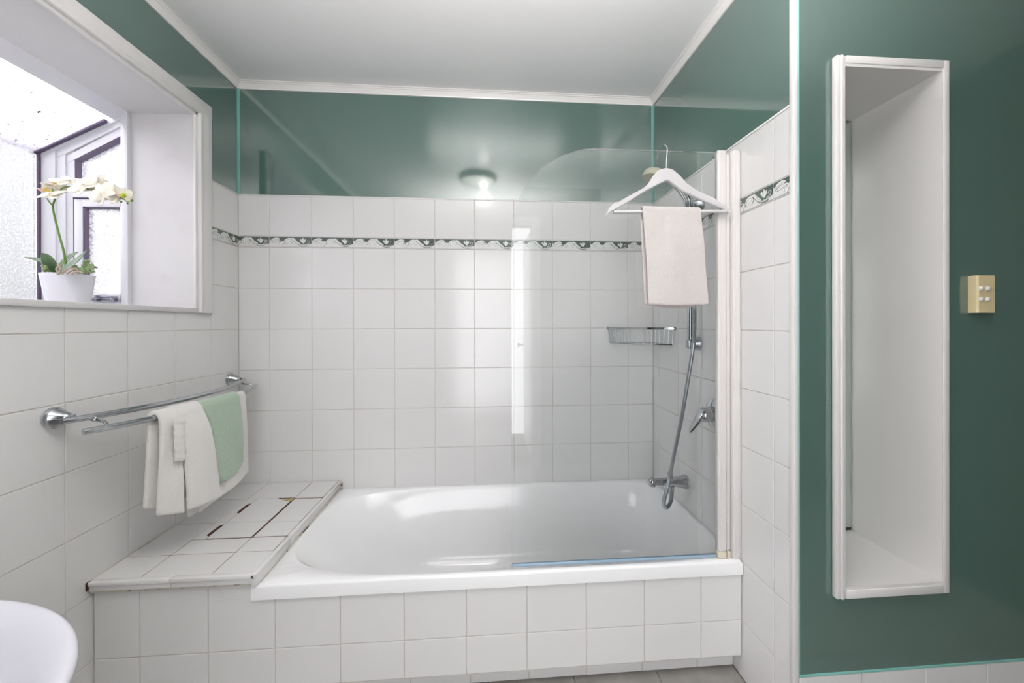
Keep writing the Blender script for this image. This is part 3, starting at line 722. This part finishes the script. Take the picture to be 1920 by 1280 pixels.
# ------------------------------------------------------------------ hanger and its towel on the screen
hg = thing('coat_hanger', 'white wooden coat hanger hooked over the glass bath screen', 'hanger')
YH = -.722
up = [(1137.8, 402.5), (1141.8, 390.6), (1149.7, 381.7), (1157.6, 377.7), (1158.8, 379.6), (1160.6, 377.7), (1179.4, 366.9), (1207, 352), (1217, 343), (1225, 329.3), (1233.8, 319.4), (1241, 316), (1248.6, 314.4), (1256, 315.2), (1262.5, 317.4), (1274.4, 327.3), (1288.2, 343.1), (1308, 357), (1337.7, 369.8), (1363.4, 386.7), (1371.3, 396.6)]
lo = [(1367.4, 399.5), (1357.5, 392.6), (1317.9, 375.8), (1278.3, 357), (1256.6, 340.1), (1250.6, 337.6), (1238.7, 343.1), (1209, 359), (1169.5, 383.7), (1145.7, 396.6)]
def at(x, y, Y):   # outline points measured on the photograph, laid on the hanger's own plane
    d = _F + _R * ((x - PX) / FPX) - _U * ((y - PY) / FPX); k = (Y - CAM.y) / d.y; p = CAM + d * k; return p
hp = [(at(x, y, YH - .006).x, at(x, y, YH - .006).z) for x, y in up + lo]
bmh = bmesh.new(); vv = [bmh.verts.new((a, YH - .006, z)) for a, z in hp]; fc = bmh.faces.new(vv)
ex = bmesh.ops.extrude_face_region(bmh, geom=[fc]); 
for v in ex['geom']:
    if isinstance(v, bmesh.types.BMVert): v.co.y += .012
bmesh.ops.recalc_face_normals(bmh, faces=bmh.faces)
bmesh.ops.bevel(bmh, geom=[e for e in bmh.edges if abs(e.verts[0].co.y - e.verts[1].co.y) < 1e-6], offset=.002, segments=2, affect='EDGES')
me = bpy.data.meshes.new('hanger_body'); bmh.to_mesh(me); bmh.free(); me.materials.append(M['hanger'])
ho = bpy.data.objects.new('hanger_body', me); COL.objects.link(ho); ho.parent = hg
p0, p1 = at(1150, 397.5, YH), at(1368, 396, YH)
MB().tube([p0, p1], .0058, 14).build('trouser_bar', M['hanger'], hg)
hk = at(1249, 316, YH)
zt = 1.8835
MB().tube(bez([hk, (hk.x + .001, YH, hk.z + .028), (hk.x + .004, YH + .0, zt - .022), (hk.x + .002, YH + .006, zt - .006), (hk.x - .003, YH + .016, zt), (hk.x - .008, YS + .006, zt - .008), (hk.x - .011, YS + .011, zt - .022), (hk.x - .013, YS + .012, zt - .034)], 8), .0017, 10).build('hook', M['chrome'], hg)
posH = lambda a, o, z: Vector((a, YH - o, z))
zc = (p0.z + p1.z) / 2
tw = drape('hand_towel', None, M['towelc'], posH, (1.722, 1.924), (1.739, 1.945), zc + .002, .0115, lambda u: 1.336 - .003 * math.sin(u * PI), lambda u: 1.338 - .014 * math.sin(u * PI), .007, wav=.004, seed=4, bulge=.010, wfreq=7, ns=36, nu=30, rough=.005)
tw['label'] = 'cream white hand towel draped over the coat hanger bar'; tw['category'] = 'towel'

# ------------------------------------------------------------------ shower fittings on the right wall
sh = thing('hand_shower', 'chrome hand shower with arched arm, riser and long flexible hose', 'shower')
rx, ry = 2.037, -.452
MB().tube([(rx, ry, 1.185), (rx, ry, 1.775)], .0095, 16).build('riser_tube', M['chrome'], sh)
def bracket(z, yw):
    b = MB(); b.lathe([(.030, 0), (.030, .006), (.024, .014), (.017, .030), (.0155, .046)], (W - .0005, yw, z), (-1, 0, 0), 24, sy=1.0)
    b.box((rx - .012, ry - .016, z - .020), (rx + .020, ry + .014, z + .018), .006); return b.build('bracket', M['dull'], sh)
bracket(1.190, -.440); bracket(1.760, -.462)
arc = bez([(rx - .002, ry - .018, 1.745), (rx - .010, ry - .016, 1.79), (rx - .045, ry - .008, 1.845), (rx - .095, ry, 1.880), (rx - .135, ry, 1.885)], 8)
MB().tube(arc, [.013 - .003 * i / (len(arc) - 1) for i in range(len(arc))], 14).build('shower_arm', M['chrome'], sh)
MB().tube([p + Vector((-.016, .012, -.010)) for p in arc[:-8]], .006, 10).build('shower_arm', M['chrome'], sh)
MB().lathe([(.012, .034), (.030, .031), (.041, .024), (.046, .014), (.048, .002), (.046, -.004), (.001, -.006)], (rx - .152, ry, 1.868), (.28, 0, 1), 28).build('shower_head', M['oldplastic'], sh, label='yellowed round shower head')
hose = bez([(2.030, -.468, 1.735), (2.042, -.476, 1.60), (2.044, -.472, 1.40), (2.046, -.47, 1.28), (2.036, -.478, 1.18), (2.022, -.462, 1.04), (2.006, -.44, .88), (1.990, -.40, .70), (1.974, -.385, .58), (1.963, -.372, .515), (1.970, -.362, .482), (1.988, -.352, .474), (2.004, -.348, .495), (2.010, -.347, .53), (2.011, -.347, .562)], 36)
# ribbed hose: radius ripples along the run
MB().tube(hose, [.0078 + (.0007 if i % 2 else -.0005) for i in range(len(hose))], 10).build('hose', M['dull'], sh)
# bath spout
sp = thing('bath_spout', 'chrome wall-mounted bath spout with diverter above the bath rim', 'spout')
MB().lathe([(.031, 0), (.031, .008), (.029, .014), (.021, .050), (.0185, .080), (.016, .120), (.0145, .150)], (W - .0005, -.343, .577), (-1, .03, .02), 28).build('spout_body', M['chrome'], sp)
MB().lathe([(.001, -.018), (.014, -.018), (.017, -.012), (.018, 0), (.017, .010), (.010, .017), (.001, .019)], (1.926, -.338, .579), (0, 0, 1), 24).build('nozzle', M['chrome'], sp)
MB().lathe([(.0095, -.005), (.0095, .012), (.012, .014), (.012, .022), (.008, .027), (.001, .028)], (2.004, -.345, .597), (0, 0, 1), 20).build('diverter_knob', M['chrome'], sp)
MB().lathe([(.011, 0), (.011, .018), (.009, .020)], (2.011, -.346, .542), (0, 0, 1), 18).build('hose_outlet', M['chrome'], sp)
# mixer
mx = thing('shower_mixer', 'chrome shower mixer lever with round wall plate on the right wall', 'mixer tap')
mc = Vector((W - .0005, -.562, .924))
MB().lathe([(.060, 0), (.060, .004), (.055, .009), (.030, .012)], mc, (-1, 0, 0), 36).build('wall_plate', M['chrome'], mx)
MB().lathe([(.026, .010), (.026, .034)], mc, (-1, 0, 0), 28).build('collar', M['dark'], mx)
MB().lathe([(.0275, .014), (.0285, .020), (.0275, .052), (.022, .060), (.001, .062)], mc, (-1, 0, 0), 28).build('cartridge_cover', M['chrome'], mx)
lv = MB()
prof = [(0, .020, .012), (.020, .022, .011), (.045, .018, .008), (.070, .013, .006), (.088, .010, .005), (.094, .006, .003)]
base = mc + Vector((-.050, 0, .010)); dr_ = Vector((-.45, .22, -.86)).normalized(); sd = dr_.cross(Vector((-1, 0, 0))).normalized(); nn = dr_.cross(sd).normalized()
P = []
for d, a, b_ in prof: P.append([base + dr_ * d + sd * (a * math.cos(q)) + nn * (b_ * math.sin(q)) for q in [2 * PI * k / 16 for k in range(17)]])
lv.grid(P); lv.build('lever', M['chrome'], mx, 60)
# ------------------------------------------------------------------ corner basket
bk = thing('corner_basket', 'chrome wire corner basket fixed in the back right tile corner', 'basket')
zt_, zb_ = 1.250, 1.174
def carc(r, n=18, z=0, r0=0): # front curve from back wall to right wall
    A, B = Vector((W - r, -.012, z)), Vector((W - .012, -r, z)); Cc = Vector((W - r * .50, -r * .50, z)) + Vector((-.055, -.055, 0)) * (r / .245)
    return [(1 - t) ** 2 * A + 2 * t * (1 - t) * Cc + t * t * B for t in [i / n for i in range(n + 1)]]
top = carc(.245, 18, zt_); botm = carc(.235, 18, zb_); mid = carc(.24, 18, (zt_ + zb_) / 2)
b = MB().box((0, 0, 0), (0, 0, 0)) if False else MB()
for i in range(len(top) - 1):
    p, q = top[i], top[i + 1]; d = (q - p).normalized(); s = Vector((-d.y, d.x, 0)) * .0025; z = Vector((0, 0, .005))
    b.add([p + s - z, p - s - z, q - s - z, q + s - z, p + s + z, p - s + z, q - s + z, q + s + z], [(0, 1, 2, 3), (4, 5, 6, 7), (0, 1, 5, 4), (1, 2, 6, 5), (2, 3, 7, 6), (3, 0, 4, 7)])
b.build('top_rim', M['chrome'], bk)
cor = Vector((W - .012, -.012, 0))
MB().tube([top[0], cor + Vector((0, 0, zt_)), top[-1]], .003, 8).tube([botm[0], cor + Vector((0, 0, zb_)), botm[-1]], .0025, 8).build('wall_wire', M['chrome'], bk)
MB().tube(botm, .003, 8).build('bottom_wire', M['chrome'], bk)
for i in range(0, 19):
    if i in (8, 9, 10): continue
    MB().tube([top[i], botm[i]], .0021, 8).build('upright_wire', M['dull'], bk)
for k in range(1, 7):
    x = W - .235 + k * .033; tpos = [p for p in botm if p.x >= x][0]
    MB().tube([(x, -.012, zb_), (x, tpos.y + .001, zb_)], .0018, 8).build('floor_wire', M['chrome'], bk)
for p in ((W - .245, -.0065, zt_), (W - .0065, -.245, zt_)):
    ax = (0, -1, 0) if p[0] < W - .1 else (-1, 0, 0); q = (p[0], -.0005, p[2]) if ax[1] else (W - .0005, p[1], p[2])
    MB().lathe([(.008, 0), (.008, .006), (.005, .012)], q, ax, 16).build('fixing', M['chrome'], bk)

# ------------------------------------------------------------------ basin in the lower left corner
ba = thing('wash_basin', 'white ceramic wash basin with smooth rounded rim beside the left wall', 'basin')
prof = [(.10, -.30), (.16, -.28), (.52, -.17), (.80, -.07), (.94, -.030), (.985, -.015), (1.0, -.004), (.998, .002), (.985, .006), (.955, .004), (.90, -.008), (.84, -.030), (.76, -.065), (.62, -.105), (.40, -.128), (.10, -.136), (.07, -.138)]
b = MB(); n = 72; vs = []
for r, h in prof:
    for j in range(n):
        th = 2 * PI * j / n; x = .395 + .343 * r * math.cos(th); y = -1.625 + .282 * r * math.sin(th)
        vs.append((max(x, .004), y, .85 + h))
fs = [(i * n + j, i * n + (j + 1) % n, (i + 1) * n + (j + 1) % n, (i + 1) * n + j) for i in range(len(prof) - 1) for j in range(n)]
fs += [tuple(range(n)), tuple((len(prof) - 1) * n + j for j in range(n))]
b.add(vs, fs, True); bo = b.build('bowl', M['basin'], ba, 60)
md = bo.modifiers.new('soft', 'SUBSURF'); md.levels = 1; md.render_levels = 2
MB().lathe([(.11, 0), (.095, .02), (.075, .25), (.08, .48), (.10, .515)], (.36, -1.625, ZF), (0, 0, 1), 32).build('pedestal', M['basin'], ba)
MB().lathe([(.001, .003), (.018, .003), (.023, 0), (.023, -.004)], (.395, -1.625, .7145), (0, 0, 1), 24).build('drain', M['chrome'], ba)
MB().lathe([(.024, 0), (.022, .01), (.018, .07), (.018, .10)], (.09, -1.625, .853), (0, 0, 1), 20).tube([(.09, -1.625, .93), (.14, -1.625, .945), (.20, -1.625, .935), (.21, -1.625, .915)], .010, 12).build('tap', M['chrome'], ba)

# ------------------------------------------------------------------ potted orchid on the sill
PC = Vector((-.12, -.66, 1.3415))
po = thing('potted_orchid', 'cream white orchid in a white glazed pot on the window sill', 'plant')
MB().lathe([(.044, 0), (.0475, .002), (.0495, .010), (.0605, .088), (.0612, .090), (.0605, .091), (.0578, .090), (.0555, .076), (.001, .074)], PC, (0, 0, 1), 48).build('pot', M['pot'], po)
b = MB(); rr = []
for i in range(10):
    rr.append((.0570 * (1 - i / 9) + .0005, .078 + .006 * math.sin(i * .6)))
b.lathe(rr, PC, (0, 0, 1), 30); b.build('moss_bed', M['moss'], po, kind='stuff')
def atp(x, y, dep=0.0):   # in the plane through the pot facing the camera, dep metres beyond it
    d = _F + _R * ((x - PX) / FPX) - _U * ((y - PY) / FPX); t_ = ((PC - CAM).dot(_F) + dep) / d.dot(_F); return CAM + d * t_
st = bez([atp(124, 500), atp(119, 470), atp(108, 430), atp(100, 395), atp(100, 382), atp(107, 366), atp(118, 352, .01), atp(140, 350, .012), atp(170, 356, .012), atp(200, 367, .01), atp(228, 371, .01), atp(238, 378, .01), atp(247, 375, .01)], 8)
MB().tube(st, [max(.0012, .0032 - .0024 * i / len(st)) for i in range(len(st))], 8).build('stem', M['stem'], po)
MB().tube(bez([atp(98, 385), atp(92, 378), atp(88, 372, .01)], 6), .002, 8).build('stem', M['stem'], po)
MB().tube(bez([atp(103, 372), atp(99, 360), atp(98, 354)], 6), .002, 8).build('stem', M['stem'], po)
def leaf(pts, wd, mtl, name='leaf', parent=po, thick=.002, twist=0.0, fold=.15, nw=6, facing=None):
    C_ = bez(pts, 8); P = []; fwd = facing or Vector((0, -1, 0))
    for i, p in enumerate(C_):
        s = i / (len(C_) - 1); t_ = (C_[min(i + 1, len(C_) - 1)] - C_[max(i - 1, 0)]).normalized()
        sd = t_.cross(fwd).normalized(); nr = sd.cross(t_).normalized(); wdt = wd * max(.04, math.sin(PI * min(1, .08 + s * .92) ** .85)) ** .75
        row = []
        for j in range(nw + 1):
            q = (j / nw - .5) * 2; row.append(p + sd * (q * wdt / 2) + nr * (fold * wdt * abs(q)) * (1 if nr.dot(fwd) > 0 else -1))
        P.append(row)
    o = MB().grid(P).build(name, mtl, parent, 180); md = o.modifiers.new('thickness', 'SOLIDIFY'); md.thickness = thick; md.offset = 0
    md = o.modifiers.new('soft', 'SUBSURF'); md.levels = 1; md.render_levels = 1; return o
tf = Vector((-.2, -.8, .5)).normalized()
leaf([atp(112, 512, -.01), atp(102, 500, -.02), atp(90, 486, -.03), atp(78, 474, -.035)], .040, M['leaf'], facing=tf)
leaf([atp(116, 512, -.01), atp(128, 503, -.02), atp(146, 490, -.03), atp(163, 470, -.035)], .042, M['leaf'], facing=tf)
leaf([atp(114, 508, .02), atp(122, 494, .025), atp(134, 482, .03), atp(146, 472, .03)], .036, M['leaf'], facing=tf)
leaf([atp(98, 508, .0), atp(84, 492, .01), atp(66, 486, .01), atp(46, 482, .01)], .020, M['leaf'], facing=Vector((.1, -.5, .9)).normalized())
for pts in ([(112, 513), (106, 505), (110, 498), (108, 495)], [(116, 513), (124, 506), (130, 503), (136, 501)], [(126, 513), (132, 508), (142, 504), (146, 508)], [(108, 514), (113, 506), (112, 500), (109, 496)], [(134, 514), (140, 510), (150, 509), (156, 512)]):
    MB().tube(bez([atp(x, y, -.055) for x, y in pts], 5), .0028, 8).build('root', M['root'], po)
# succulent sprig: many tiny leaves
b = MB()
def bead(b, c_, r, ax):
    b.lathe([(r * .1, -r), (r * .8, -r * .5), (r, 0), (r * .7, r * .6), (r * .1, r)], c_, ax, 8, sy=.5)
for sx, sy, ex, ey in ((150, 512, 170, 497), (152, 512, 163, 490), (148, 512, 176, 502), (155, 513, 172, 509), (150, 512, 140, 500), (88, 511, 83, 500), (146, 513, 162, 507)):
    for k in range(5):
        t_ = (k + 1) / 5; x = sx + (ex - sx) * t_; y = sy + (ey - sy) * t_
        for sgn in (-1, 1):
            bead(b, atp(x + sgn * 3.2, y - 1, -.04 + random.uniform(-.01, .01)), .0052, (sgn * .6, -.5 + random.uniform(-.3, .3), .6))
    b.tube([atp(sx, sy, -.04), atp(ex, ey, -.04)], .001, 6)
b.build('succulent_sprig', M['succ'], po, kind='stuff')
def petal_grid(ln, wd, cup, ripple, seed):
    P = []
    for i in range(13):
        s = i / 12; row = []; wv = wd * max(.03, math.sin(PI * (.04 + .92 * s) ** .8)) ** .6
        for j in range(9):
            q = (j / 8 - .5) * 2
            row.append(Vector((q * wv / 2, s * ln, cup * (q * q) * wv + cup * .9 * ln * s * s + ripple * math.sin(q * 3 + s * 5 + seed))))
        P.append(row)
    return P
pm = {}
for k_, a in {'broad': (.040, .046, -.14, .0015), 'narrow': (.040, .024, -.10, .001)}.items():
    me = MB().grid(petal_grid(*a, 1.0)).mesh('petal', M['petal'], 180); pm[k_] = me
def flower(c_, face, roll_, sc=1.0, lip=True):
    fo = MB().lathe([(.001, -.003), (.004, -.001), (.004, .002), (.001, .004)], (0, 0, 0), (0, 0, 1), 10).build('flower', M['petal'], po)
    z = Vector(face).normalized(); q = z.to_track_quat('Z', 'Y'); fo.rotation_mode = 'QUATERNION'
    fo.rotation_quaternion = q @ Matrix.Rotation(roll_, 4, 'Z').to_quaternion(); fo.location = c_; fo.scale = (sc,) * 3
    for kind, ang, dz in (('broad', -1.35, .001), ('broad', 1.35, .001), ('narrow', 0, -.001), ('narrow', 2.35, -.002), ('narrow', -2.35, -.002)):
        p = inst('petal', pm[kind], fo, (0, 0, dz), (random.uniform(-.1, .1), random.uniform(-.1, .1), ang))
        md = p.modifiers.new('thickness', 'SOLIDIFY'); md.thickness = .0008
    if lip:
        P = []
        for i in range(7):
            s = i / 6; row = []
            for j in range(7):
                a = (j / 6 - .5) * PI * 1.1; rad = .007 + .006 * math.sin(s * PI)
                row.append(Vector((rad * math.sin(a), -.004 - .016 * s, .004 + rad * .8 * (1 - math.cos(a)) + .006 * s)))
            P.append(row)
        l_ = MB().grid(P).build('lip', M['lip'], fo, 180); md = l_.modifiers.new('thickness', 'SOLIDIFY'); md.thickness = .001
# faces of the blossoms: an arching spray, lowest bloom at the left
flower(atp(98, 362, -.01), (-.15, -.55, .8), .2, 1.15)
flower(atp(104, 350, .02), (-.3, .2, .9), 2.6, .85)
flower(atp(130, 338, .02), (.25, -.5, .8), .5, 1.1, False)
flower(atp(155, 345, .0), (-.1, -.8, .55), .9, 1.1, False)
flower(atp(176, 346, .02), (.2, -.9, .3), -.3, 1.15, False)
flower(atp(190, 360, -.01), (-.1, -.95, .2), .7, 1.05, False)
flower(atp(222, 364, .01), (.55, -.75, .4), .4, .95)
for x, y, r in ((231, 366, .0085), (227, 378, .004), (239, 381, .0035), (247, 376, .0045)):
    MB().lathe([(.0005, -r), (r * .7, -r * .6), (r * .85, 0), (r * .6, r * .7), (.0005, r * 1.1)], atp(x, y, .0), (.5, -.2, .6), 14).build('bud', M['bud'] if r > .005 else M['stem'], po)

# ------------------------------------------------------------------ ceiling light, seen only as a reflection in the green panels
cl_ = thing('ceiling_light', 'round white ceiling light fitting above the camera with lit bulb', 'ceiling light')
cc = Vector((1.14, -1.17, ZC))
MB().lathe([(.15, -.0005), (.15, -.02), (.14, -.035), (.10, -.045), (.001, -.047)], cc, (0, 0, 1), 40).build('base_plate', M['white'], cl_)
MB().lathe([(.012, -.047), (.018, -.055), (.022, -.065), (.018, -.075), (.001, -.080)], cc + Vector((.05, 0, 0)), (0, 0, 1), 24).build('bulb', M['bulb'], cl_)
